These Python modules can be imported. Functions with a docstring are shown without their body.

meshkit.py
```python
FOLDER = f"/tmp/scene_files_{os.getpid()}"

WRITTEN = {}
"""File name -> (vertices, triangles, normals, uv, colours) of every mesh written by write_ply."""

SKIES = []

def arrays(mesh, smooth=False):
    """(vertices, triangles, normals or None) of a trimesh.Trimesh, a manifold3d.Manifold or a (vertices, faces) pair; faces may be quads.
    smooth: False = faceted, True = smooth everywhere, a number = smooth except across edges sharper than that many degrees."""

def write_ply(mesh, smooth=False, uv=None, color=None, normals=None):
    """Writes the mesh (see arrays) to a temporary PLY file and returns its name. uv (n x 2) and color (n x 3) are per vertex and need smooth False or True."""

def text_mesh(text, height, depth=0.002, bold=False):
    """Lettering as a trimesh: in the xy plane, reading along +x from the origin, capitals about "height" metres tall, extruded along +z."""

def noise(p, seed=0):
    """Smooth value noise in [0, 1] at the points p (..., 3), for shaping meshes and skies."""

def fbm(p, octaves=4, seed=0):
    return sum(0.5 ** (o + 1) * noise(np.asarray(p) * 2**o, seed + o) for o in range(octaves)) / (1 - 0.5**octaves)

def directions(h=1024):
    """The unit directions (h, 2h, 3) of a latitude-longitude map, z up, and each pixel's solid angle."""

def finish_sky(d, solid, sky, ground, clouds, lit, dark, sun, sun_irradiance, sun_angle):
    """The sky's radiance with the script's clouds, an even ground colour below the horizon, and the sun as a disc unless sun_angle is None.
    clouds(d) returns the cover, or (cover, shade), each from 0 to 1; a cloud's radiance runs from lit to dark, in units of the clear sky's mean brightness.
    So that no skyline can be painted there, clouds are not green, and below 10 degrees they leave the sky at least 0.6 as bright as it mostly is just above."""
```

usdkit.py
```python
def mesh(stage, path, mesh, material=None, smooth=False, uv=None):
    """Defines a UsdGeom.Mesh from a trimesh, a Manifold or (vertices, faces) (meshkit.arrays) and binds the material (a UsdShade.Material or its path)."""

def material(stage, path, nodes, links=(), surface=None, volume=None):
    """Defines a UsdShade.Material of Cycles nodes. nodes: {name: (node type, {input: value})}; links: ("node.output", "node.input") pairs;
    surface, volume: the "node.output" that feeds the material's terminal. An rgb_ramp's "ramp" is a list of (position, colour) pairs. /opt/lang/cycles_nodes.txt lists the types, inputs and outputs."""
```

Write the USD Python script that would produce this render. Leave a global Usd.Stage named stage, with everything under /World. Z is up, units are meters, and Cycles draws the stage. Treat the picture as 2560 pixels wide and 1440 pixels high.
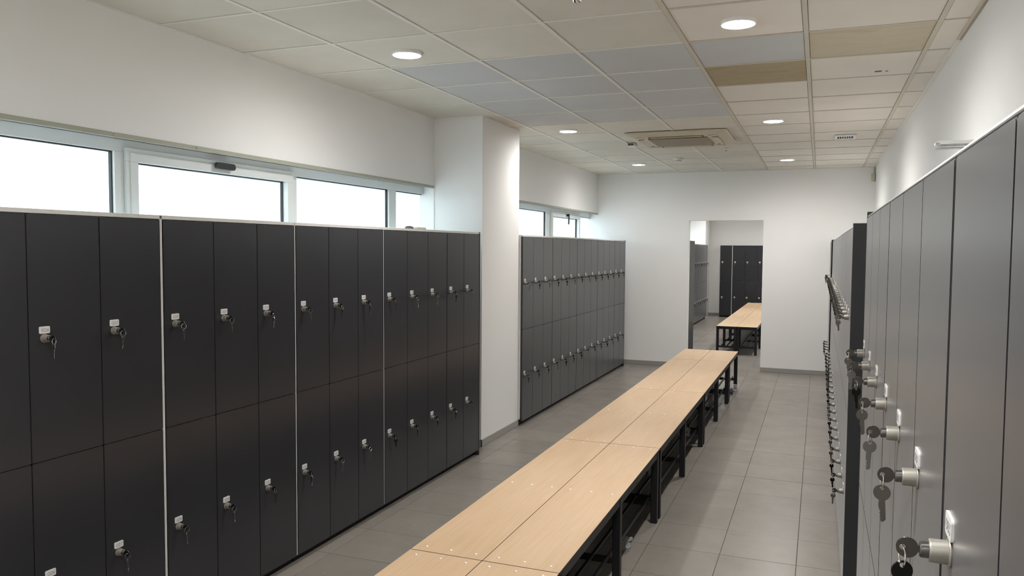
import math, random
import numpy as np
import trimesh
from shapely.geometry import Polygon, Point, box as sbox
from shapely.ops import unary_union
import usdkit, meshkit
from pxr import Usd, UsdGeom, UsdLux, UsdShade, Gf, Sdf

stage = Usd.Stage.CreateInMemory()
UsdGeom.SetStageUpAxis(stage, 'Z')
UsdGeom.SetStageMetersPerUnit(stage, 1.0)
UsdGeom.Xform.Define(stage, '/World')
UsdGeom.Scope.Define(stage, '/World/Looks')
rnd = random.Random(7)

# ------------------------------------------------------------------ camera, sky, exposure
EXPOSURE = 0.0
SKY = 3.1
LAMP = 520.0
CAM_H = 1.68495
F_PX, YAW, PITCH, ROLL, CX, CY = 1946.887, 0.36702, 0.05302, -0.00723, 1299.233, 724.09
cam = UsdGeom.Camera.Define(stage, '/World/camera')
HAP = 36.0
cam.CreateHorizontalApertureAttr(HAP)
cam.CreateVerticalApertureAttr(HAP * 9 / 16)
cam.CreateFocalLengthAttr(F_PX / 2560 * HAP)
cam.CreateHorizontalApertureOffsetAttr(-(CX - 1280) / 2560 * HAP)
cam.CreateVerticalApertureOffsetAttr((CY - 720) / 2560 * HAP)
cam.CreateClippingRangeAttr(Gf.Vec2f(0.02, 500))
cam.CreateFStopAttr(0.0)
cam.CreateExposureAttr(EXPOSURE)
cy_, sy_, cp_, sp_ = math.cos(YAW), math.sin(YAW), math.cos(PITCH), math.sin(PITCH)
fw = np.array([-sy_ * cp_, cy_ * cp_, -sp_]); rt = np.array([cy_, sy_, 0.0]); dn = np.cross(fw, rt)
r2 = math.cos(ROLL) * rt + math.sin(ROLL) * dn
d2 = -math.sin(ROLL) * rt + math.cos(ROLL) * dn
M = np.eye(4); M[0, :3] = r2; M[1, :3] = -d2; M[2, :3] = -fw; M[3, :3] = (0, 0, CAM_H)
cam.AddTransformOp().Set(Gf.Matrix4d(*M.ravel().tolist()))

dome = UsdLux.DomeLight.Define(stage, '/World/sky')
dome.CreateIntensityAttr(SKY)
dome.CreateColorAttr(Gf.Vec3f(0.80, 0.92, 1.0))

# ------------------------------------------------------------------ materials
L = '/World/Looks/'
def pmat(name, color, rough=0.5, metal=0.0, spec=0.5, var=0.0, bump=None, noise=None, **kw):
    """principled; var: per-object brightness spread; noise: (scale, amount) mottling; bump: (scale, strength)"""
    n = {'p': ('principled_bsdf', {'base_color': color, 'roughness': rough, 'metallic': metal, 'specular_ior_level': spec, **kw})}
    l = []
    src = None
    if noise or bump:
        n['tc'] = ('texture_coordinate', {})
    if noise:
        sc, am = noise
        n['nz'] = ('noise_texture', {'scale': sc, 'detail': 4.0, 'roughness': 0.6})
        l.append(('tc.object', 'nz.vector'))
        lo = [c * (1 - am) for c in color]; hi = [min(1, c * (1 + am)) for c in color]
        n['rp'] = ('rgb_ramp', {'ramp': [(0.3, lo), (0.7, hi)]})
        l.append(('nz.fac', 'rp.fac')); src = 'rp.color'
    if var:
        n['oi'] = ('object_info', {})
        n['mr'] = ('map_range', {'from_min': 0.0, 'from_max': 1.0, 'to_min': 1 - var, 'to_max': 1 + var})
        n['hs'] = ('hsv', {'color': color})
        l += [('oi.random', 'mr.value'), ('mr.result', 'hs.value')]
        if src: l.append((src, 'hs.color'))
        src = 'hs.color'
    if src: l.append((src, 'p.base_color'))
    if bump:
        sc, st = bump
        n['bn'] = ('noise_texture', {'scale': sc, 'detail': 3.0})
        n['bp'] = ('bump', {'strength': st, 'distance': 0.002})
        l += [('tc.object', 'bn.vector'), ('bn.fac', 'bp.height'), ('bp.normal', 'p.normal')]
    return usdkit.material(stage, L + name, n, l, surface='p.BSDF')

MT = {}
MT['wall'] = pmat('wall_paint', (0.87, 0.865, 0.85), 0.85, spec=0.25, bump=(60, 0.08))
MT['tile_cream'] = pmat('tile_cream', (0.70, 0.665, 0.59), 0.95, spec=0.1, var=0.045, noise=(2.2, 0.045), bump=(180, 0.12))
MT['tile_light'] = pmat('tile_light', (0.78, 0.735, 0.665), 0.95, spec=0.1, var=0.04, noise=(2.2, 0.035), bump=(180, 0.12))
MT['tile_grey'] = pmat('tile_grey', (0.595, 0.597, 0.597), 0.95, spec=0.1, var=0.035, noise=(2.0, 0.03), bump=(180, 0.12))
def stain_mat(name, base, dark, light):
    n = {'tc': ('texture_coordinate', {}), 'm': ('mapping', {'scale': (1.6, 5.5, 1.0)}),
         'nz': ('noise_texture', {'scale': 2.2, 'detail': 5.0, 'roughness': 0.62, 'distortion': 0.8}),
         'rp': ('rgb_ramp', {'ramp': [(0.28, dark), (0.5, base), (0.68, base), (0.8, light)]}),
         'p': ('principled_bsdf', {'roughness': 0.95, 'specular_ior_level': 0.1})}
    return usdkit.material(stage, L + name, n, [('tc.object', 'm.vector'), ('m.vector', 'nz.vector'), ('nz.fac', 'rp.fac'), ('rp.color', 'p.base_color')], surface='p.BSDF')
MT['tile_brown'] = stain_mat('tile_brown', (0.45, 0.375, 0.255), (0.40, 0.325, 0.21), (0.49, 0.42, 0.30))
MT['tile_yellow'] = stain_mat('tile_yellow', (0.60, 0.535, 0.41), (0.55, 0.48, 0.355), (0.69, 0.645, 0.55))
MT['bar'] = pmat('grid_bar', (0.76, 0.74, 0.68), 0.5, spec=0.4)
MT['bar_aged'] = pmat('grid_bar_aged', (0.60, 0.56, 0.47), 0.6, spec=0.3)
MT['bar_brown'] = pmat('bar_brown', (0.42, 0.33, 0.24), 0.6, spec=0.3)
MT['slab'] = pmat('slab', (0.25, 0.25, 0.25), 0.9)
MT['skirting'] = pmat('skirting_tile', (0.33, 0.32, 0.30), 0.4, spec=0.5)
MT['grout'] = pmat('grout', (0.10, 0.094, 0.085), 1.0, spec=0.0)
MT['door'] = pmat('locker_door', (0.0305, 0.031, 0.036), 0.28, spec=0.45, noise=(3.0, 0.05), sheen_weight=0.19, sheen_roughness=0.25)
MT['carcass'] = pmat('carcass_white', (0.70, 0.70, 0.69), 0.55, spec=0.4)
MT['panel'] = pmat('end_panel_dark', (0.030, 0.032, 0.036), 0.5, spec=0.4)
MT['plinth'] = pmat('plinth_black', (0.006, 0.006, 0.006), 0.7)
MT['plate'] = pmat('number_plate', (0.72, 0.72, 0.71), 0.4)
MT['ink'] = pmat('ink', (0.28, 0.28, 0.29), 0.6)
MT['nickel'] = pmat('nickel', (0.29, 0.277, 0.25), 0.46, metal=0.5)
MT['nickel_dark'] = pmat('nickel_dark', (0.16, 0.155, 0.15), 0.32, metal=1.0)
MT['key_bright'] = pmat('key_bright', (0.42, 0.41, 0.39), 0.30, metal=1.0)
MT['screw'] = pmat('screw', (0.80, 0.78, 0.74), 0.4, metal=0.6)
MT['chrome'] = pmat('chrome', (0.82, 0.82, 0.82), 0.16, metal=1.0)
MT['key'] = pmat('key_metal', (0.105, 0.10, 0.092), 0.30, metal=1.0)
MT['black_frame'] = pmat('black_steel', (0.010, 0.010, 0.012), 0.45, spec=0.4)
MT['core'] = pmat('laminate_core', (0.020, 0.014, 0.011), 0.5)
MT['alu'] = pmat('window_frame', (0.66, 0.68, 0.67), 0.45, spec=0.5)
MT['gasket'] = pmat('gasket', (0.012, 0.014, 0.015), 0.5)
MT['lintel_trim'] = pmat('lintel_trim', (0.40, 0.40, 0.33), 0.6)
MT['handle_black'] = pmat('handle_black', (0.02, 0.022, 0.025), 0.4)
MT['ac'] = pmat('ac_plastic', (0.58, 0.525, 0.41), 0.5, spec=0.4)
MT['ac_grille'] = pmat('ac_grille', (0.36, 0.31, 0.23), 0.6)
MT['dark_void'] = pmat('dark_void', (0.015, 0.014, 0.013), 0.8)
MT['white_plastic'] = pmat('white_plastic', (0.74, 0.74, 0.72), 0.4)
MT['grey_plastic'] = pmat('grey_plastic', (0.36, 0.37, 0.36), 0.4)
MT['cream_plastic'] = pmat('cream_plastic', (0.58, 0.56, 0.42), 0.5)
MT['lamp_rim'] = pmat('lamp_rim', (0.86, 0.855, 0.83), 0.4)
MT['soap_dark'] = pmat('dark_rubber', (0.10, 0.09, 0.085), 0.6)
MT['foam'] = pmat('foam_block', (0.62, 0.60, 0.55), 0.7)
MT['debris'] = pmat('debris', (0.6, 0.59, 0.56), 0.8)
MT['pavement'] = pmat('pavement', (0.42, 0.41, 0.40), 0.9, noise=(0.6, 0.1))
# the downlights throw most of their light downwards: brightness falls off with the angle from the diffuser's face
for nm, k in (('glow', 0.62), ('glow_bright', 1.26)):       # the window-side lamps are a little weaker than the others
    MT[nm] = usdkit.material(stage, L + 'lamp_' + nm, {
        'g': ('geometry', {}), 'd': ('vector_math', {'math_type': 'dot_product'}), 'ab': ('math', {'math_type': 'absolute'}),
        'pw': ('math', {'math_type': 'power', 'value2': 0.85}), 'ml': ('math', {'math_type': 'multiply', 'value2': LAMP * k}), 'e': ('emission', {'color': (1.0, 0.974, 0.94)})},
        [('g.normal', 'd.vector1'), ('g.incoming', 'd.vector2'), ('d.value', 'ab.value1'), ('ab.value', 'pw.value1'), ('pw.value', 'ml.value1'), ('ml.value', 'e.strength')], surface='e.emission')
# floor tile: dark grey porcelain with fine mottling, satin sheen
MT['floor'] = usdkit.material(stage, L + 'floor_tile', {
    'tc': ('texture_coordinate', {}), 'oi': ('object_info', {}),
    'n1': ('noise_texture', {'scale': 3.0, 'detail': 6.0, 'roughness': 0.65}),
    'n2': ('noise_texture', {'scale': 160.0, 'detail': 2.0}),
    'r1': ('rgb_ramp', {'ramp': [(0.3, (0.225, 0.204, 0.180)), (0.7, (0.246, 0.224, 0.199))]}),
    'mr': ('map_range', {'to_min': 0.94, 'to_max': 1.06}), 'hs': ('hsv', {}),
    'rr': ('map_range', {'from_min': 0.3, 'from_max': 0.7, 'to_min': 0.28, 'to_max': 0.33}),
    'bp': ('bump', {'strength': 0.05, 'distance': 0.001}),
    'p': ('principled_bsdf', {'specular_ior_level': 0.5})},
    [('tc.object', 'n1.vector'), ('tc.object', 'n2.vector'), ('n1.fac', 'r1.fac'), ('oi.random', 'mr.value'), ('mr.result', 'hs.value'), ('r1.color', 'hs.color'),
     ('hs.color', 'p.base_color'), ('n1.fac', 'rr.value'), ('rr.result', 'p.roughness'), ('n2.fac', 'bp.height'), ('bp.normal', 'p.normal')], surface='p.BSDF')
# beech laminate, grain along the bench
MT['wood'] = usdkit.material(stage, L + 'beech_laminate', {
    'tc': ('texture_coordinate', {}), 'oi': ('object_info', {}), 'm': ('mapping', {'scale': (26.0, 1.3, 1.0)}), 'm2': ('mapping', {'scale': (5.0, 0.9, 1.0)}),
    'off': ('combine_xyz', {}), 'ml': ('math', {'math_type': 'multiply', 'value2': 37.0}), 'va': ('vector_math', {'math_type': 'add'}),
    'n1': ('noise_texture', {'scale': 3.0, 'detail': 6.0, 'roughness': 0.6, 'distortion': 0.3}),
    'n2': ('noise_texture', {'scale': 1.6, 'detail': 2.0}),
    'mx': ('mix_float', {'fac': 0.45}),
    'r': ('rgb_ramp', {'ramp': [(0.30, (0.545, 0.373, 0.226)), (0.5, (0.605, 0.425, 0.268)), (0.72, (0.655, 0.474, 0.311))]}),
    'p': ('principled_bsdf', {'roughness': 0.42, 'specular_ior_level': 0.35})},
    [('oi.random', 'ml.value1'), ('ml.value', 'off.x'), ('ml.value', 'off.y'), ('tc.object', 'va.vector1'), ('off.vector', 'va.vector2'),
     ('va.vector', 'm.vector'), ('va.vector', 'm2.vector'), ('m.vector', 'n1.vector'), ('m2.vector', 'n2.vector'),
     ('n1.fac', 'mx.a'), ('n2.fac', 'mx.b'), ('mx.result', 'r.fac'), ('r.color', 'p.base_color')], surface='p.BSDF')
# frosted pane: partly see-through, partly diffusing, with a fresnel sheen
MT['glass'] = usdkit.material(stage, L + 'frosted_pane', {
    't': ('transparent_bsdf', {'color': (0.95, 0.98, 0.98)}), 'd': ('translucent_bsdf', {'color': (0.92, 0.96, 0.97)}),
    'm1': ('mix_closure', {'fac': 0.45}), 'g': ('glossy_bsdf', {'roughness': 0.08, 'color': (1, 1, 1)}), 'f': ('fresnel', {'IOR': 1.45}), 'm2': ('mix_closure', {})},
    [('t.BSDF', 'm1.closure1'), ('d.BSDF', 'm1.closure2'), ('m1.closure', 'm2.closure1'), ('g.BSDF', 'm2.closure2'), ('f.fac', 'm2.fac')], surface='m2.closure')
MT['film'] = usdkit.material(stage, L + 'plastic_film', {
    't': ('transparent_bsdf', {'color': (0.97, 0.97, 0.97)}), 'g': ('principled_bsdf', {'base_color': (0.8, 0.8, 0.8), 'roughness': 0.2}), 'm': ('mix_closure', {'fac': 0.17})},
    [('t.BSDF', 'm.closure1'), ('g.BSDF', 'm.closure2')], surface='m.closure')

# ------------------------------------------------------------------ helpers
used = {}
def numbered(parent, name):
    k = (parent, name); used[k] = used.get(k, -1) + 1
    return f'{parent}/{name}' + (f'_{used[k]:03d}' if used[k] else '')

def setdata(p, label=None, cat=None, group=None, kind=None):
    for k, v in (('label', label), ('category', cat), ('group', group), ('kind', kind)):
        if v: p.SetCustomDataByKey(k, v)

def path_of(parent):
    return '/World' if parent is None else str(parent.GetPath())

def obj(name, mesh, m, parent=None, smooth=False, label=None, cat=None, group=None, kind=None):
    pr = usdkit.mesh(stage, numbered(path_of(parent), name), mesh, MT[m], smooth=smooth).GetPrim()
    setdata(pr, label, cat, group, kind)
    return pr

def thing(name, label=None, cat=None, loc=(0, 0, 0), rotz=0.0, group=None, kind=None, parent=None):
    x = UsdGeom.Xform.Define(stage, numbered(path_of(parent), name))
    x.AddTranslateOp().Set(Gf.Vec3d(*loc)); x.AddRotateZOp().Set(float(rotz))
    setdata(x.GetPrim(), label, cat, group, kind)
    return x.GetPrim()

def dup(root, label, loc, rotz, group=None):
    was = root.GetCustomData()
    r = thing(root.GetName().rstrip('0123456789').rstrip('_'), label, was['category'], loc, rotz, group or was.get('group'))
    r.GetReferences().AddInternalReference(root.GetPath()); r.SetInstanceable(True)
    return r

def place(root, loc, rotz):
    root.GetAttribute('xformOp:translate').Set(Gf.Vec3d(*loc)); root.GetAttribute('xformOp:rotateZ').Set(float(rotz))

# chamfered box, 24 vertices
def _topology():
    v = []
    for sx in (-1, 1):
        for sy in (-1, 1):
            for sz in (-1, 1):
                for a in range(3):
                    p = [sx, sy, sz]; w = [0.8 * c for c in p]; w[a] = p[a]; v.append(w)
    h = trimesh.convex.convex_hull(np.array(v, float)); pts = np.array(v)
    idx = [int(np.argmin(((pts - q) ** 2).sum(1))) for q in h.vertices]
    return np.array(idx)[h.faces]
_TOPO = _topology()
def bx(x0, x1, y0, y1, z0, z1, b=0.002):
    lo = np.array([min(x0, x1), min(y0, y1), min(z0, z1)], float); hi = np.array([max(x0, x1), max(y0, y1), max(z0, z1)], float)
    b = min(b, 0.45 * (hi - lo).min())
    v = []
    for sx in (0, 1):
        for sy in (0, 1):
            for sz in (0, 1):
                c = np.array([hi[0] if sx else lo[0], hi[1] if sy else lo[1], hi[2] if sz else lo[2]])
                sg = np.array([-1 if sx else 1, -1 if sy else 1, -1 if sz else 1]) * b
                for a in range(3):
                    w = c + sg; w[a] = c[a]; v.append(w)
    return trimesh.Trimesh(np.array(v), _TOPO, process=False)
def sb(x0, x1, y0, y1, z0, z1):
    m = trimesh.creation.box([abs(x1 - x0), abs(y1 - y0), abs(z1 - z0)])
    m.apply_translation([(x0 + x1) / 2, (y0 + y1) / 2, (z0 + z1) / 2]); return m
def cat(*ms): return trimesh.util.concatenate([m for m in ms])
def lathe(profile, n=24, axis='z', at=(0, 0, 0)):
    """profile: (r, h) pairs; solid of revolution about the axis"""
    m = trimesh.creation.revolve(np.array(profile, float), sections=n)
    if axis == 'y': m.apply_transform(trimesh.transformations.rotation_matrix(math.pi / 2, [1, 0, 0]))    # h -> -y
    if axis == 'x': m.apply_transform(trimesh.transformations.rotation_matrix(math.pi / 2, [0, 1, 0]))    # h -> +x
    m.apply_translation(at); return m
def extrude(poly, h):
    return trimesh.creation.extrude_polygon(poly, h, engine='earcut')
def rot(m, ang, axis, at=(0, 0, 0)):
    m = m.copy(); m.apply_transform(trimesh.transformations.rotation_matrix(ang, axis, at)); return m
def tr(m, d):
    m = m.copy(); m.apply_translation(d); return m
def rrect(w, h, r, n=6):
    return sbox(-w / 2 + r, -h / 2 + r, w / 2 - r, h / 2 - r).buffer(r, quad_segs=n)

# ------------------------------------------------------------------ the room
XL, XR = -3.088, 0.655          # inner faces of the left and right walls
YB0, YB1 = 11.224, 11.322       # the partition at the back
YF, YE = -1.6, 20.52            # wall behind the camera, end wall of the next room
ZC = 2.777
WT = 0.26
WIN = [(0.30, 5.978), (6.86, 11.224), (11.50, 19.58)]           # window bands (y from, y to)
ZS, ZL = 1.50, 2.200
def struct(name, mesh, m, label, cat_, parent=None, **k):
    return obj(name, mesh, m, parent, label=label, cat=cat_, kind='structure' if parent is None else None, **k)

# left wall with its window openings
pcs = [sb(XL - WT, XL, YF - .2, YE + .2, -0.05, ZS), sb(XL - WT, XL, YF - .2, YE + .2, ZL + .004, ZC + .1)]
ys = [YF - .2] + [v for w in WIN for v in w] + [YE + .2]
for a, b in zip(ys[0::2], ys[1::2]): pcs.append(sb(XL - WT, XL, a, b, ZS, ZL + .004))
struct('wall_left', cat(*pcs), 'wall', 'white painted wall on the window side, above and behind the left lockers', 'wall')
struct('wall_right', sb(XR, XR + .2, YF - .2, YE + .2, -0.05, ZC + .1), 'wall', 'plain white painted wall above the right-hand lockers', 'wall')
DX0, DX1, DZ = -1.741, -0.732, 2.095
struct('wall_back', cat(sb(XL, DX0, YB0, YB1, -.05, ZC + .1), sb(DX1, XR, YB0, YB1, -.05, ZC + .1), sb(DX0, DX1, YB0, YB1, DZ, ZC + .1)), 'wall',
       'white back wall with a frameless opening into the next room', 'wall')
struct('wall_front', sb(XL, XR, YF - .2, YF, -.05, ZC + .1), 'wall', 'white wall behind the camera', 'wall')
struct('wall_far', sb(XL, XR, YE, YE + .2, -.05, ZC + .1), 'wall', 'white end wall of the next room seen through the opening', 'wall')
struct('pillar', sb(XL, -2.640, 5.982, 6.834, -.02, ZC + .05), 'wall', 'white square pillar between the two left locker rows', 'pillar')
struct('pillar', sb(XL, -2.640, 19.62, 20.37, -.02, ZC + .05), 'wall', 'white pillar in the corner of the next room', 'pillar')
# skirting
SK = 0.062
struct('baseboard_pillar', cat(bx(-2.640, -2.630, 5.972, 6.834, 0, SK), bx(XL, -2.630, 5.972, 5.982, 0, SK)), 'skirting', 'grey tile skirting around the foot of the pillar', 'baseboard')
struct('baseboard_back', cat(bx(XL, DX0, YB0 - .01, YB0, 0, SK), bx(DX1, XR, YB0 - .01, YB0, 0, SK)), 'skirting', 'grey tile skirting along the back wall', 'baseboard')
struct('baseboard_far', bx(XL, XR, YE - .01, YE, 0, SK), 'skirting', 'grey tile skirting of the end wall in the next room', 'baseboard')
# lintel edge trim
for a, b, c in ((YF, 5.976, (2.734, 3.250)), (6.85, YB0, ())):
    cuts = [a, *c, b]
    struct('trim_1' if a < 0 else 'trim_2', cat(*[bx(XL - .004, XL + .006, p + .0015, q - .0015, 2.189, 2.212, .003) for p, q in zip(cuts, cuts[1:])]), 'lintel_trim',
           'greenish grey edge strip under the wall above the near windows' if a < 0 else 'greenish grey edge strip above the far windows past the pillar', 'trim')

# floor: separate tiles on a grout bed
fl = thing('floor', 'dark grey square porcelain floor tiles with thin grout joints', 'floor', kind='structure')
obj('grout_bed', sb(XL - .1, XR + .1, YF - .2, YE + .2, -.06, -.0015), 'grout', fl)
TP = 0.400
def grid_lines(lo, hi, anchor, pitch):
    k0 = math.ceil((lo - anchor) / pitch - 1e-6); out = [lo]
    while anchor + k0 * pitch < hi - 1e-6:
        if anchor + k0 * pitch > lo + 1e-6: out.append(anchor + k0 * pitch)
        k0 += 1
    return out + [hi]
gx = grid_lines(XL, XR, -0.075, TP); gy = grid_lines(YF, YE, 5.142, 0.3965)
far_tiles = []
for a, b in zip(gx, gx[1:]):
    for c, d in zip(gy, gy[1:]):
        g = 0.0016
        m = bx(a + g, b - g, c + g, d - g, -.012, rnd.uniform(-.0003, .0003), .0005)
        mid = ((a + b) / 2, (c + d) / 2)
        near = (-2.9 < mid[0] < 0.33 and 1.6 < mid[1] < 11.3) or (-2.5 < mid[0] < -0.6 and 11.3 <= mid[1] < 14.6)
        if near: obj('floor_tile', m, 'floor', fl)
        else: far_tiles.append(m)
obj('floor_tile_field', cat(*far_tiles), 'floor', fl, kind='stuff')

# suspended ceiling: tiles lying in a grid of T-bars
ce = thing('ceiling', 'suspended ceiling of square tiles in a pale grid, some newer, two stained', 'ceiling', kind='structure')
obj('slab', sb(XL - WT, XR + .2, YF - .2, YE + .2, ZC + .06, ZC + .2), 'slab', ce)
cxl = [XL] + [-2.492 + .6 * k for k in range(6)] + [XR]
cyl = grid_lines(YF, YE, 3.621, .6)
GREY = {(k, r) for k in range(3) for r in (1, 2, 3, 4)} | {(3, 1)}
rest = []
for i, (a, b) in enumerate(zip(cxl, cxl[1:])):
    for c, d in zip(cyl, cyl[1:]):
        k, r = i - 1, round((c - 3.621) / .6)
        g = 0.0128
        m = bx(a + (g + .001 if i else .012), b - g - .001, c + .0099, d - .0099, ZC + .0045 + rnd.uniform(-.001, .001), ZC + .018, .0012)
        mt = 'tile_grey' if (k, r) in GREY else 'tile_brown' if (k, r) == (3, 2) else 'tile_yellow' if (k, r) == (4, 1) else 'tile_light' if k >= 3 else 'tile_cream'
        lb = {'tile_grey': 'newer grey tile', 'tile_brown': 'brown stained tile', 'tile_yellow': 'yellowed, streaked tile'}.get(mt)
        if 2.3 < (c + d) / 2 < YB0: obj('ceiling_tile', m, mt, ce, label=lb)
        else: rest.append(m)
obj('ceiling_tile_field', cat(*rest), 'tile_cream', ce, kind='stuff')
for i, x in enumerate(cxl[1:-1]):
    for a, b in ((YF, YB0), (YB1, YE)):
        obj('grid_bar', bx(x - .0118, x + .0118, a, b, ZC, ZC + .02, .0015), 'bar' if i < 3 else 'bar_aged', ce)
for y in cyl[1:-1]:
    if YB0 - .02 < y < YB1 + .02: continue
    for i, (a, b) in enumerate(((XL, -0.692), (-0.692, XR))):
        obj('cross_bar', bx(a, b, y - .0072, y + .0072, ZC + .0006, ZC + .02, .0015), 'bar' if i == 0 else 'bar_aged', ce)
for a, b in ((YF, YB0), (YB1, YE)):
    obj('wall_angle', bx(XL, XL + .016, a, b, ZC - .001, ZC + .02, .001), 'bar', ce)
obj('wall_angle', bx(XR - .026, XR, 4.62, YB0, ZC - .002, ZC + .02, .001), 'bar', ce)
obj('wall_angle', bx(XR - .026, XR - .010, YF, 4.62, ZC - .002, ZC + .02, .001), 'bar_aged', ce)
obj('wall_gap', bx(XR - .010, XR - .001, YF, 4.62, ZC - .004, ZC + .02, .001), 'bar_brown', ce, label='brown dirty gap at the wall')
obj('wall_angle', bx(XL, XR, YB0 - .016, YB0, ZC - .001, ZC + .02, .001), 'bar', ce)
obj('scuff_mark', cat(bx(.285, .325, 5.27, 5.295, ZC + .001, ZC + .004), bx(.345, .36, 5.285, 5.295, ZC + .001, ZC + .004)), 'soap_dark', ce, label='dark scuff on a tile')

# outside
struct('ground', sb(-60, XL - WT, -45, 65, -.4, -.15), 'pavement', 'pale pavement outside the windows', 'ground')

# windows
XG0, XG1 = -3.190, -3.252
def frame_ring(y0, y1, z0, z1, t, xa, xb):
    return cat(bx(xa, xb, y0, y1, z1 - t, z1), bx(xa, xb, y0, y1, z0, z0 + t), bx(xa, xb, y0, y0 + t, z0 + t, z1 - t), bx(xa, xb, y1 - t, y1, z0 + t, z1 - t))
def gasket_ring(y0, y1, z0, z1, xa, xb):
    return frame_ring(y0, y1, z0, z1, .006, xa, xb)
def window(n, label, y0, y1, lights, sashes):
    """lights: (y0, y1) of fixed glass; sashes: (y0, y1) of opening sashes"""
    w = thing(f'window_{n}', label, 'window', kind='structure')
    obj('head_frame', bx(XG0, XG1, y0, y1, 2.142, ZL + .002), 'alu', w)
    obj('sill_frame', bx(XG0, XG1, y0, y1, ZS, ZS + .06), 'alu', w)
    obj('sill', bx(XL - WT, XL + .012, y0, y1, ZS - .03, ZS - .001), 'wall', w)
    edges = sorted([('g', *l) for l in lights] + [('s', *s) for s in sashes], key=lambda e: e[1])
    bounds = [y0] + [v for e in edges for v in e[1:]] + [y1]
    for a, b in zip(bounds[0::2], bounds[1::2]):
        if b - a > .004: obj('mullion', bx(XG0, XG1, a, b, ZS + .06, 2.142), 'alu', w)
    for k, a, b in edges:
        if k == 'g':
            obj('pane', sb(-3.226, -3.232, a, b, ZS + .06, 2.142), 'glass', w)
            obj('gasket', bx(-3.205, -3.225, a, b, 2.136, 2.142, .001) if b > y1 - .05 else gasket_ring(a, b, ZS + .06, 2.142, -3.205, -3.225), 'gasket', w)
        else:
            za, zb = ZS + .045, 2.164
            s = obj('sash', cat(frame_ring(a, b, za, zb, .066, XG0 + .018, XG1), frame_ring(a + .022, b - .022, za + .022, zb - .022, .046, XG0 + .024, XG0 + .010)), 'alu', w)
            obj('pane', sb(-3.226, -3.232, a + .066, b - .066, za + .066, zb - .066), 'glass', s)
            obj('gasket', gasket_ring(a + .066, b - .066, za + .066, zb - .066, -3.205, -3.225), 'gasket', s)
            ym = (a + b) / 2
            hb = extrude(rrect(.150, .036, .017), .018)
            hb = rot(hb, math.pi / 2, [0, 1, 0]); hb = rot(hb, math.pi / 2, [1, 0, 0])
            hb.apply_translation(-hb.bounds.mean(0))
            base = tr(bx(-.006, .006, -.035, .035, -.014, .014, .004), (XG0 + .030, ym, 2.131))
            if n == 1:
                obj('handle', cat(base, tr(hb, (XG0 + .045, ym, 2.134))), 'handle_black', s, label='black lever handle, closed')
            else:
                lever = rot(tr(hb, (0, .055, 0)), math.radians(-62), [1, 0, 0]); lever = rot(lever, math.radians(20), [0, 0, 1])
                obj('handle', cat(base, tr(lever, (XG0 + .050, ym, 2.128))), 'handle_black', s, label='black lever handle, turned down')
    return w
window(1, 'ribbon window with grey frames and bright frosted panes above the near left lockers', .30, 5.978,
       [(.36, 1.49), (1.60, 2.832), (4.238, 5.405), (5.512, 5.976)], [(2.885, 4.185)])
window(2, 'shorter ribbon window above the far left lockers, past the pillar', 6.86, 11.224,
       [(6.92, 7.92), (8.02, 9.205), (10.66, 11.222)], [(9.345, 10.62)])
window(3, 'ribbon window of the next room, mostly hidden by the partition', 11.50, 19.58,
       [(11.56, 13.2), (14.65, 15.9), (16.0, 17.2), (18.6, 19.52)], [(13.28, 14.57), (17.26, 18.54)])

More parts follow.
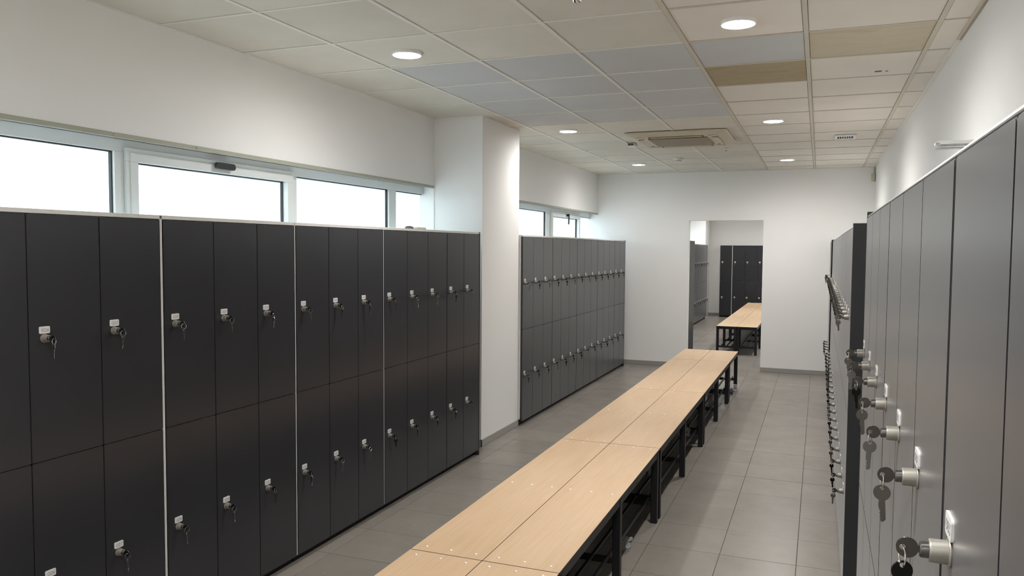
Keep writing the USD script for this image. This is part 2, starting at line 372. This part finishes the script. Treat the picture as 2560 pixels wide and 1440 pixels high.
# ------------------------------------------------------------------ lockers
ZD0, ZDM, ZD1, ZTOP, TH = 0.042, 0.9165, 1.7925, 1.811, 0.018
DEPTH = 0.478
PITCH_D = 0.2942
def door_mesh(w, h):
    p = rrect(w, h, .006, 3)
    m = extrude(p, TH - .0012)
    q = extrude(p.buffer(-.0012), .0012)
    m.apply_translation([0, 0, .0]); q.apply_translation([0, 0, TH - .0012])
    m = cat(m, q)
    m = rot(m, math.pi / 2, [1, 0, 0])            # z -> -y
    m.apply_translation([w / 2, TH, h / 2]); return m
LOCK = lathe([(0, 0), (.0160, 0), (.0164, .0012), (.0158, .0026), (.0130, .0030), (.0128, .0195), (.0120, .0212), (0.0092, .0214), (0, .0214)], 20, 'y')
CORE = lathe([(0, .0205), (.0090, .0205), (.0090, .0292), (.0080, .0304), (0, .0304)], 16, 'y')
LOCK_LOW = lathe([(0, 0), (.0160, 0), (.0160, .0026), (.0130, .0030), (.0125, .0212), (0, .0212)], 10, 'y')
PL = extrude(rrect(.0405, .0252, .004, 3), .003); PL = rot(PL, math.pi / 2, [1, 0, 0])
_txt = {}
def number_mesh(s):
    parts, x = [], 0.0
    for ch in s:
        if ch not in _txt: _txt[ch] = meshkit.text_mesh(ch, 0.0125, 0.0004)
        g = _txt[ch]; parts.append(tr(g, (x - g.bounds[0][0], 0, 0))); x += (g.bounds[1][0] - g.bounds[0][0]) + .0018
    m = cat(*parts); m.apply_translation([-(m.bounds[0][0] + m.bounds[1][0]) / 2 + .0015, -.00625, 0])
    return rot(m, math.pi / 2, [1, 0, 0])         # upright, facing -y
ZLOCK = (1.355, 0.477)
locks = {}
ORD = ['first', 'second', 'third', 'fourth', 'fifth', 'sixth', 'seventh', 'eighth', 'ninth', 'tenth', 'eleventh', 'twelfth', 'thirteenth', 'fourteenth', 'fifteenth', 'sixteenth',
       'seventeenth', 'eighteenth', 'nineteenth', 'twentieth']
def locker_unit(label, loc, rotz, width, nd, d0=0.0015, d1=0.0015, numbers=None, panels='', group=None, low=False, proud=0.0, lips=(0, 0)):
    """Local frame: x to the right along the front, y into the locker, z up, front of the doors at y = 0. d0, d1: bare carcass edge left and right."""
    t = thing('locker_block', label, 'locker', loc, rotz, group)
    ztop = ZD1 + .0065 if rotz == -90 else ZTOP
    body = [bx(0, width, TH + .001, DEPTH, .06, ztop, .001), bx(0, width, .0015, TH + .002, ZD1 + .0025, ztop, .001)]
    if lips[0]: body.append(bx(0, lips[0], .0015, TH + .002, .045, ZTOP, .0005))
    if lips[1]: body.append(bx(width - lips[1], width, .0015, TH + .002, .045, ZTOP, .0005))
    obj('body', cat(*body), 'carcass', t)
    obj('plinth', bx(.004, width - .004, .035, DEPTH - .01, 0, .0595), 'plinth', t)
    span = width - d0 - d1; p = span / nd
    for i in range(nd):
        for tier, (z0, z1) in enumerate(((ZDM + .0015, ZD1), (ZD0, ZDM - .0015))):
            dm = door_mesh(p - .003, z1 - z0)
            d = obj('door', tr(dm, (d0 + i * p + .0015, -proud, z0)), 'door', t)
            lx, lz = d0 + i * p + .0585, ZLOCK[tier]
            obj('number_plate', tr(PL, (lx, -proud, lz + .0295)), 'plate', d)
            if numbers: obj('number', tr(number_mesh(f'{numbers[i]:03d}'), (lx, -proud - .003, lz + .0295)), 'ink', d)
            obj('lock_barrel', tr(LOCK_LOW if low else LOCK, (lx, -proud, lz)), 'nickel', d, smooth=35)
            if not low: obj('lock_core', tr(CORE, (lx, -proud, lz)), 'nickel_dark', d, smooth=35)
            a = math.radians(rotz); c, s = math.cos(a), math.sin(a)
            locks[(t.GetName(), i, tier)] = (loc[0] + c * lx + s * proud, loc[1] + s * lx - c * proud, lz)
    if 'r' in panels: obj('end_panel', bx(width + .001, width + .019, 0, DEPTH, 0, ZTOP + .001, .001), 'panel', t, label='dark end panel')
    if 'l' in panels: obj('end_panel', bx(-.019, -.001, -proud, DEPTH, 0, ZTOP + .001, .001), 'panel', t, label='dark end panel')
    return t

XFL, XFR = -2.553, 0.142
rows = []         # (block, number of doors, words for its doors, tiers with keys, rotation)
# near left row
U = [(1.604, 2.4895, 3, .0015, .006), (2.4905, 3.3745, 3, .0075, .004), (3.3755, 4.2615, 3, .004, .003), (4.2625, 5.1495, 3, .002, .002), (5.1505, 5.7295, 2, .001, .001)]
num = 25
for k, (a, b, n, d0, d1) in enumerate(U):
    nums = list(range(num, num + n)); num += n
    lab = f'dark grey two-tier locker block, {["first", "second", "third", "fourth", "fifth and narrowest"][k]} from the left in the near left row'
    t = locker_unit(lab, (XFL, a, 0), 90, b - a, n, d0, d1, nums, 'r' if k == 4 else '', lips=[(0, .0055), (.0045, .0035), (.0020, .0020), (.0012, 0), (0, 0)][k])
    rows.append((t, n, [f'the {ORD[q - 26]} full column of the near left row' if q > 25 else '' for q in nums], (0, 1), 90))
# far left row past the pillar
XFL2 = -2.600
Y0, num = 6.838, 39
FW = [('first', 3, .882), ('second', 3, .882), ('third', 3, .882), ('fourth', 3, .882), ('fifth and narrowest', 2, .588)]
cnt = 0
for k, (w_, n, wd) in enumerate(FW):
    nums = list(range(num, num + n)); num += n
    t = locker_unit(f'dark grey two-tier locker block, {w_} past the pillar on the left side', (XFL2, Y0, 0), 90, wd - .001, n, .002, .002, nums, 'r' if k == 4 else '')
    rows.append((t, n, [f'the {ORD[cnt + i]} column past the pillar' for i in range(n)], (0, 1), 90)); cnt += n
    Y0 += wd
# near right row (front faces -x; local x runs towards the camera)
num = 77
RW = [(2.783, 1.9, .002, .003), (1.899, 1.0165, .003, .004), (1.0155, .133, .005, .002)]
for k, (a, b, d0, d1) in enumerate(RW):
    nums = list(range(num, num + 3)); num += 3
    t = locker_unit(['grey two-tier locker block at the far end of the near right row', 'grey two-tier locker block in the middle of the near right row',
                     'grey two-tier locker block cut off by the right edge of the photo'][k], (XFR, a, 0), -90, a - b, 3, d0, d1, nums, 'l' if k == 0 else '')
    rows.append((t, 3 if k < 2 else 1, [f'the {ORD[k * 3 + i]} near right door from the far end' for i in range(3)], (0,), -90))
# far right row
num, Y0 = 76, 3.951
RU = [('first', 3), ('second', 3), ('third', 3), ('fourth', 3), ('fifth', 3), ('sixth', 3), ('seventh and narrowest', 2)]
for k, (w_, n) in enumerate(RU):
    wd = .8825 if n == 3 else .5885
    nums = list(range(num - n + 1, num + 1)); num -= n
    t = locker_unit(f'grey two-tier locker block, {w_} from the near end of the far right row', (XFR, Y0 + wd - .001, 0), -90, wd - .001, n, .002, .002, nums, 'r' if k == 0 else 'l' if k == 6 else '')
    rows.append((t, n, [f'the {ORD[sum(q[1] for q in RU[:k]) + n - i - 1]} column of the far right row' for i in range(n)], (0, 1), -90))
    Y0 += wd
t = locker_unit('grey two-tier locker block against the back wall at the far right corner', (XFR - .014, 11.135, 0), -90, 1.177, 4, .002, .002, [53, 54, 55, 56], 'r')
rows.append((t, 4, [f'the {ORD[3 - i]} column of the right corner block' for i in range(4)], (0, 1), -90))
# the next room
Y0 = 16.945
for k in range(3):
    t = locker_unit(f'dark locker block in the next room by its left wall, {["first","second","third"][k]} from the opening', (XFL - .02, Y0, 0), 90, .8825, 3, .002, .002, low=True)
    Y0 += .8835
    rows.append((t, 3, [f'the {ORD[k * 3 + i]} left-hand column in the next room' for i in range(3)], (0, 1), 90))
t = locker_unit('single-column dark locker on the end wall of the next room', (-2.323, 20.0, 0), 0, .3025, 1, .001, .014, low=True, lips=(0, .012))
rows.append((t, 1, ['the single locker on the next room end wall'], (0, 1), 0))
t = locker_unit('wide dark locker block on the end wall of the next room, partly behind the bench', (-2.016, 20.0, 0), 0, .8825, 3, .001, .001, low=True)
rows.append((t, 3, [f'the {ORD[i]} column of the next room end wall block' for i in range(3)], (0, 1), 0))
t = locker_unit('dark locker side just behind the left edge of the opening, in the next room', (-1.7665, 11.835, 0), 180, .8825, 3, .002, .002, low=True, panels='l')

# ------------------------------------------------------------------ keys: one key in the lock, a ring, a second key hanging from it
def key_poly(head_r, blade, hole=(0, .0035)):
    head = Point(0, 0).buffer(head_r, quad_segs=8)
    teeth = [(-.0040, 0), (.0040, 0), (.0040, -.55 * blade), (.0040, -.9 * blade), (.0008, -blade), (-.0015, -blade), (-.0036, -.93 * blade), (-.0022, -.86 * blade), (-.0040, -.78 * blade),
             (-.0024, -.70 * blade), (-.0040, -.61 * blade), (-.0026, -.53 * blade), (-.0042, -.45 * blade), (-.0052, -.30 * blade), (-.0052, -.2 * blade)]
    b = Polygon([(x, y - head_r + .0015) for x, y in teeth]).buffer(0)
    return unary_union([head, b]).difference(Point(*hole).buffer(.0028, quad_segs=4))
def make_keys(yaw, swing, tilt, metal='key'):
    k = thing('key_pair', 'x', 'keys')
    # inserted key: flat bow standing upright in the slot, plane y-z
    bow = Point(0, 0).buffer(.0115, quad_segs=8).union(sbox(-.004, -.0132, .004, 0)).difference(Point(0, .0048).buffer(.0032, quad_segs=4))
    m = extrude(bow, .0022); m.apply_translation([0, 0, -.0011])
    m = rot(m, math.pi, [1, 0, 0]); m = rot(m, math.pi / 2, [0, 1, 0]) if False else m
    # polygon (px, py): px -> z, py -> -y, thickness -> x
    v = m.vertices.copy(); m = trimesh.Trimesh(np.stack([v[:, 2], v[:, 1] * 1.0, v[:, 0]], 1), m.faces[:, ::-1], process=False)
    m.apply_translation([0, -.0425, 0]); trimesh.repair.fix_normals(m)
    obj('inserted_key', m, 'key', k)
    ring = trimesh.creation.torus(.0112, .0009, major_sections=22, minor_sections=6)      # around z
    ring = rot(ring, math.pi / 2, [1, 0, 0])                                                # plane x-z
    ring = rot(ring, math.radians(yaw), [0, 0, 1])
    top = np.array([0, -.0473, .0015])
    ring.apply_translation(top + [0, 0, -.0112])
    obj('key_ring', ring, 'chrome', k, smooth=50)
    g = extrude(key_poly(.0118, .0330, (0, .0068)), .0021)
    g.apply_translation([0, -.0068, -.00105])                                              # hole at origin
    v = g.vertices.copy(); g = trimesh.Trimesh(np.stack([v[:, 2], v[:, 0], v[:, 1]], 1), g.faces, process=False)   # plane y-z, hanging down
    g = rot(g, math.radians(swing), [0, 0, 1]); g = rot(g, math.radians(tilt), [1, 0, 0])
    g.apply_translation(top + [0, 0, -.0222])
    obj('hanging_key', g, metal, k)
    return k
protos = []
POSES = {90: [(6, -42, 3), (-14, -58, -4), (20, -24, 2, 'key_bright'), (-6, -66, 5), (12, 38, -2)], -90: [(6, -12, 3), (-14, 8, -3, 'key_bright'), (12, 18, 2), (-4, -22, 4)]}
protos = {z: [make_keys(*p) for p in ps] for z, ps in POSES.items()}
fresh = {(z, i): True for z in protos for i in range(len(protos[z]))}
def hang(label, loc, rotz, group):
    z = rotz if rotz in protos else 90
    i = rnd.randrange(len(protos[z]))
    if fresh[z, i]:
        fresh[z, i] = False; place(protos[z][i], loc, rotz); setdata(protos[z][i], label, 'keys', group)
    else:
        dup(protos[z][i], label, loc, rotz, group)
for t, n, words, tiers, rz in rows:
    for i in range(n):
        for tier in tiers:
            loc = locks[(t.GetName(), i, tier)]
            if t.GetName() == 'locker_block' and i == 0: continue             # 025 lies outside the frame
            w_ = words[i]
            hang(f'keys in the {"upper" if tier == 0 else "lower"} lock of {w_}', loc, rz, 'keys left in the locker locks')

# ------------------------------------------------------------------ benches
def make_bench(length, panel=False):
    t = thing('bench', 'x', 'bench', group='benches down the middle of the changing rooms')
    W, H, th = .318, .455, .014
    st = obj('seat', bx(-W / 2, W / 2, -length / 2, length / 2, H - th, H - .0012, .0015), 'core', t, label='dark laminate core of the seat')
    obj('laminate_face', bx(-W / 2 + .0006, W / 2 - .0006, -length / 2 + .0006, length / 2 - .0006, H - .0013, H, .0006), 'wood', st, label='beech wood laminate top')
    ys = [-length / 2 + .045, length / 2 - .045] + ([0.0] if length > 1.5 else [])
    for y in sorted(ys):
        for x in (-.110, 0, .110):
            s = lathe([(0, 0), (.0062, 0), (.0060, .0016), (.0040, .0034), (.0016, .0040), (0, .0041)], 12, 'z', (x, y, H))
            obj('screw', s, 'screw', t, smooth=40)
        for s in (-1, 1):
            x = s * (W / 2 - .021)
            obj('leg', bx(x - .02, x + .02, y - .02, y + .02, 0, H - th - .0005, .003), 'black_frame', t)
        obj('top_rail', bx(-W / 2 + .04, W / 2 - .04, y - .015, y + .015, H - th - .035, H - th - .001), 'black_frame', t)
        obj('foot_rail', bx(-W / 2 + .04, W / 2 - .04, y - .012, y + .012, .105, .135), 'black_frame', t)
    for s in (-1, 1):
        x = s * (W / 2 - .016)
        obj('side_rail', bx(x - .012, x + .012, -length / 2 + .02, length / 2 - .02, H - th - .036, H - th - .0008), 'black_frame', t)
    for x in (-.07, .02, .10):
        obj('shoe_bar', bx(x - .008, x + .008, -length / 2 + .03, length / 2 - .03, .136, .152), 'black_frame', t)
    if panel:
        for a, b in ((-length / 2 + .03, -.012), (.012, length / 2 - .03)):
            obj('back_panel', bx(-.100, -.094, a, b, .085, H - th - .002, .001), 'black_frame', t, label='black panel under the seat')
    return t
long_b, long_p, short_b = make_bench(1.998), make_bench(1.998, True), make_bench(.948)
XBL, XBR = -1.3702, -1.0502
firsts = {id(b): True for b in (long_b, long_p, short_b)}
def put_bench(pr, x, y, label):
    if firsts[id(pr)]:
        firsts[id(pr)] = False; place(pr, (x, y, 0), 0); setdata(pr, label)
    else: dup(pr, label, (x, y, 0), 0)
names = ['wooden bench nearest the camera in the {} line, cut off by the bottom edge', 'second wooden bench from the camera in the {} line', 'third wooden bench from the camera in the {} line', 'fourth wooden bench from the camera in the {} line']
for x, side in ((XBL, 'left'), (XBR, 'right')):
    for k, y in enumerate((1.757, 3.759, 5.762, 7.765)):
        put_bench(long_p if side == 'right' and k < 3 else long_b, x, y, 'long ' + names[k].format(side))
    put_bench(short_b, x, 9.246, f'short wooden bench at the far end of the {side} line, near the opening')
    for k, y in enumerate((13.86, 15.862, 17.864)):
        put_bench(long_p if side == 'right' else long_b, x - .005, y, f'{["first","second","third"][k]} long bench beyond the opening in the next room, {side} line')

# ------------------------------------------------------------------ ceiling fittings
def downlight(x, y, label, glow, pr=None):
    if pr is not None: return dup(pr, label, (x, y, ZC), 0)
    t = thing('downlight', label, 'ceiling light', (x, y, ZC), 0, 'round ceiling downlights')
    obj('rim', lathe([(.0785, .0075), (.0845, .0075), (.0850, -.002), (.0848, -.008), (.0825, -.0108), (.0785, -.0108), (.0785, .0075)], 40), 'lamp_rim', t, smooth=40)
    obj('diffuser', lathe([(0, -.0085), (.0783, -.0085), (.0783, -.0100), (.065, -.0112), (.035, -.0118), (0, -.0120)], 40), glow, t, smooth=40)
    return t
dl = {}
LX = (-2.203, -0.394)
where = {0.910: 'behind the camera view', 3.930: 'nearest row in the photo', 6.955: 'middle row, this side of the air unit', 9.967: 'row nearest the back wall', 13.0: 'next room, first row', 16.0: 'next room, second row', 19.0: 'next room, last row', -1.0: 'row by the front wall'}
for y, w_ in where.items():
    for x, s, g in zip(LX, ('window side', 'right-hand side'), ('glow', 'glow_bright')):
        r = downlight(x, y, f'lit round ceiling downlight, {w_}, {s}', g, dl.get(g)); dl.setdefault(g, r)

# ceiling cassette air conditioner
ac = thing('air_conditioner', 'yellowed square ceiling cassette air conditioner with central grille', 'air conditioner', (-1.285, 7.72, ZC), 0)
def loft(levels):
    """levels: (half width, radius, z)"""
    vs, n = [], None
    for hw, r, z in levels:
        c = np.array(rrect(2 * hw, 2 * hw, r, 6).exterior.coords)[:-1]; n = len(c)
        vs.append(np.column_stack([c, np.full(n, z)]))
    v = np.vstack(vs + [[[0, 0, levels[0][2]]], [[0, 0, levels[-1][2]]]])
    f = []
    for k in range(len(levels) - 1):
        for i in range(n):
            a, b = k * n + i, k * n + (i + 1) % n
            f += [[a, b, b + n], [a, b + n, a + n]]
    e = len(v) - 2
    for i in range(n):
        f.append([e, (i + 1) % n, i]); f.append([e + 1, (len(levels) - 1) * n + i, (len(levels) - 1) * n + (i + 1) % n])
    m = trimesh.Trimesh(v, np.array(f), process=False); trimesh.repair.fix_normals(m); return m
obj('casing', loft([(.470, .05, -.001), (.475, .05, -.010), (.468, .05, -.022), (.400, .04, -.040), (.385, .03, -.042)]), 'ac', ac, smooth=30)
gr = obj('intake_grille', bx(-.275, .275, -.275, .275, -.0455, -.0415, .001), 'dark_void', ac)
obj('grille_slats', cat(*[sb(-.272, .272, -.27 + .0135 * i, -.27 + .0135 * i + .0085, -.050, -.0455) for i in range(41)], *[sb(-.272 + .0136 * i, -.272 + .0136 * i + .005, -.272, .272, -.0495, -.0455) for i in range(41)]), 'ac_grille', gr, kind='stuff')
for a in range(4):
    s, c = math.sin(a * math.pi / 2), math.cos(a * math.pi / 2)
    def R4(m): return rot(m, a * math.pi / 2, [0, 0, 1])
    obj('louver', R4(rot(bx(-.235, .235, -.034, .034, -.003, .003, .002), math.radians(10), [1, 0, 0]).apply_translation([0, -.345, -.043])), 'ac', ac)
    obj('louver_slot', R4(cat(bx(-.255, -.241, -.372, -.318, -.0445, -.040, .001), bx(.241, .255, -.372, -.318, -.0445, -.040, .001))), 'dark_void', ac)
for sx in (-1, 1):
    obj('corner_cover', tr(extrude(rrect(.075, .075, .01), .004), (sx * .335, .335, -.0475)), 'ac', ac)
    obj('corner_cover', tr(extrude(rrect(.075, .075, .01), .004), (sx * .335, -.335, -.0475)), 'ac', ac)
rx = thing('signal_receiver', 'small white box on the ceiling at the corner of the air conditioner', 'sensor', (-1.846, 8.02, ZC), 0)
obj('case', bx(-.045, .045, -.06, .06, -.032, .0, .006), 'white_plastic', rx)
obj('window', bx(-.03, .03, -.064, -.058, -.026, -.008, .002), 'soap_dark', rx)
sd = thing('smoke_detector', 'round white smoke detector on the ceiling beyond the air conditioner', 'smoke detector', (-1.620, 9.50, ZC), 0)
obj('base', lathe([(0, .002), (.056, .002), (.056, -.016), (.050, -.020), (0, -.020)], 32), 'white_plastic', sd, smooth=40)
obj('chamber', lathe([(0, -.019), (.042, -.019), (.042, -.036), (.036, -.044), (.020, -.048), (0, -.049)], 32), 'white_plastic', sd, smooth=40)
obj('slots', lathe([(.0424, -.024), (.0428, -.024), (.0428, -.030), (.0424, -.030), (.0424, -.024)], 32), 'grey_plastic', sd)
s2 = thing('ceiling_sensor', 'shiny dome detector on the ceiling cut off by the top edge', 'sensor', (-1.000, 3.262, ZC), 0)
obj('base', lathe([(0, .002), (.036, .002), (.036, -.012), (.030, -.016), (0, -.016)], 28), 'white_plastic', s2, smooth=40)
obj('dome', lathe([(0, -.015), (.024, -.015), (.023, -.026), (.016, -.036), (.008, -.040), (0, -.041)], 28), 'chrome', s2, smooth=60)
s3 = thing('sprinkler_cap', 'small flat white cap on the ceiling right of the smoke detector', 'sprinkler', (-.975, 8.74, ZC), 0)
obj('plate', lathe([(0, .002), (.036, .002), (.034, -.006), (.020, -.010), (0, -.011)], 24), 'white_plastic', s3, smooth=40)
obj('stud', lathe([(0, -.010), (.010, -.010), (.010, -.024), (0, -.026)], 12), 'grey_plastic', s3, smooth=40)
vg = thing('ceiling_vent', 'small white ceiling vent grille with seven dark slots', 'vent', (.200, 8.165, ZC), 0)
obj('frame', cat(bx(-.098, .098, -.140, -.085, -.010, .003), bx(-.098, .098, .085, .140, -.010, .003), bx(-.098, -.070, -.085, .085, -.010, .003), bx(.070, .098, -.085, .085, -.010, .003)), 'white_plastic', vg)
obj('backing', bx(-.072, .072, -.088, .088, .0, .003), 'dark_void', vg)
for i in range(6):
    x = -.070 + (i + 1) * .02
    obj('fin', bx(x - .0035, x + .0035, -.086, .086, -.009, .0), 'white_plastic', vg)

# fittings on the walls
al = thing('alarm_box', 'cream alarm sensor box with a conduit up to the ceiling in the back right corner', 'sensor', (.630, YB0, 0), 0)
obj('case', bx(-.027, .018, -.045, 0, 2.595, 2.690, .006), 'cream_plastic', al)
obj('conduit', bx(-.002, .014, -.018, -.002, 2.685, ZC, .003), 'cream_plastic', al)
obj('side_plate', bx(.018, .023, -.040, 0, 2.60, 2.684, .001), 'soap_dark', al)
obj('indicator', lathe([(0, 0), (.003, 0), (.002, .001), (0, .001)], 10, 'y', (-.008, -.045, 2.662)), 'grey_plastic', al)
em = thing('wall_fitting', 'slim white bracket fitting sticking out from the wall above the near right lockers', 'wall fitting', (XR, 4.10, 0), 0)
arm = extrude(rrect(.172, .020, .0095), .055); arm = rot(arm, math.pi / 2, [1, 0, 0]); arm.apply_translation([-.082, .0275, 2.183])
obj('arm', arm, 'white_plastic', em, smooth=35)
obj('slot', bx(-.150, -.012, -.0285, -.027, 2.1745, 2.1765, .0004), 'soap_dark', em)
obj('end_cap', bx(-.1695, -.152, -.0290, -.027, 2.1745, 2.186, .003), 'grey_plastic', em)
obj('lower_bar', bx(-.165, 0, -.022, .022, 2.158, 2.1645, .002), 'grey_plastic', em)

# bits left lying about
b1 = thing('rubber_lump', 'small dark rounded lump lying on top of the near left lockers', 'lump', (-2.66, 4.775, ZTOP), 0)
obj('lump', lathe([(0, 0), (.028, 0), (.031, .008), (.027, .017), (.014, .022), (0, .023)], 18), 'soap_dark', b1, smooth=60)
obj('foam_block', tr(bx(-.035, .035, -.072, .072, 0, .017, .004), (-2.66, 4.89, ZTOP)), 'foam', label='flat pale block lying on top of the near left lockers, beside a dark lump', cat='block')
def crumple(seed, sx, sy, sz):
    m = trimesh.creation.icosphere(3, 1.0); v = m.vertices.copy()
    q = meshkit.fbm(v * 2.3 + seed * 7.1, 4, seed)
    v *= (0.45 + 0.95 * np.abs(q - .5) * 2.2 + .25)[:, None]
    v *= [sx, sy, sz]; v[:, 2] -= v[:, 2].min()
    return trimesh.Trimesh(v, m.faces, process=False)
for k, (x, y, s, z0, lab) in enumerate([(-.985, 4.20, (.045, .065, .035), .0, 'crumpled clear plastic bag on the floor under the third right bench'),
                                        (-.99, 6.30, (.05, .06, .05), .152, 'clear plastic wrap on the shoe bars under the fourth right bench'),
                                        (-.925, 9.50, (.07, .10, .05), .0, 'clear plastic bag on the floor under the end of the short right bench')]):
    obj('plastic_bag', tr(crumple(k + 3, *s), (x, y, z0)), 'film', smooth=False, label=lab, cat='plastic bag')
obj('dark_scrap', tr(crumple(9, .045, .045, .03), (-.93, 9.30, 0)), 'soap_dark', label='dark scrap on the floor beside the last bench leg', cat='litter')
crumbs = []
for i in range(70):
    x, y = (rnd.uniform(-2.4, -1.65), rnd.uniform(2.3, 5.2)) if i < 55 else (rnd.uniform(-.7, .1), rnd.uniform(3.8, 8))
    r = rnd.uniform(.0012, .0032)
    crumbs.append(tr(trimesh.creation.icosphere(0, r), (x, y, r * .6)))
obj('crumbs', cat(*crumbs), 'debris', label='pale specks of dust scattered over the dark floor tiles', cat='dust', kind='stuff')
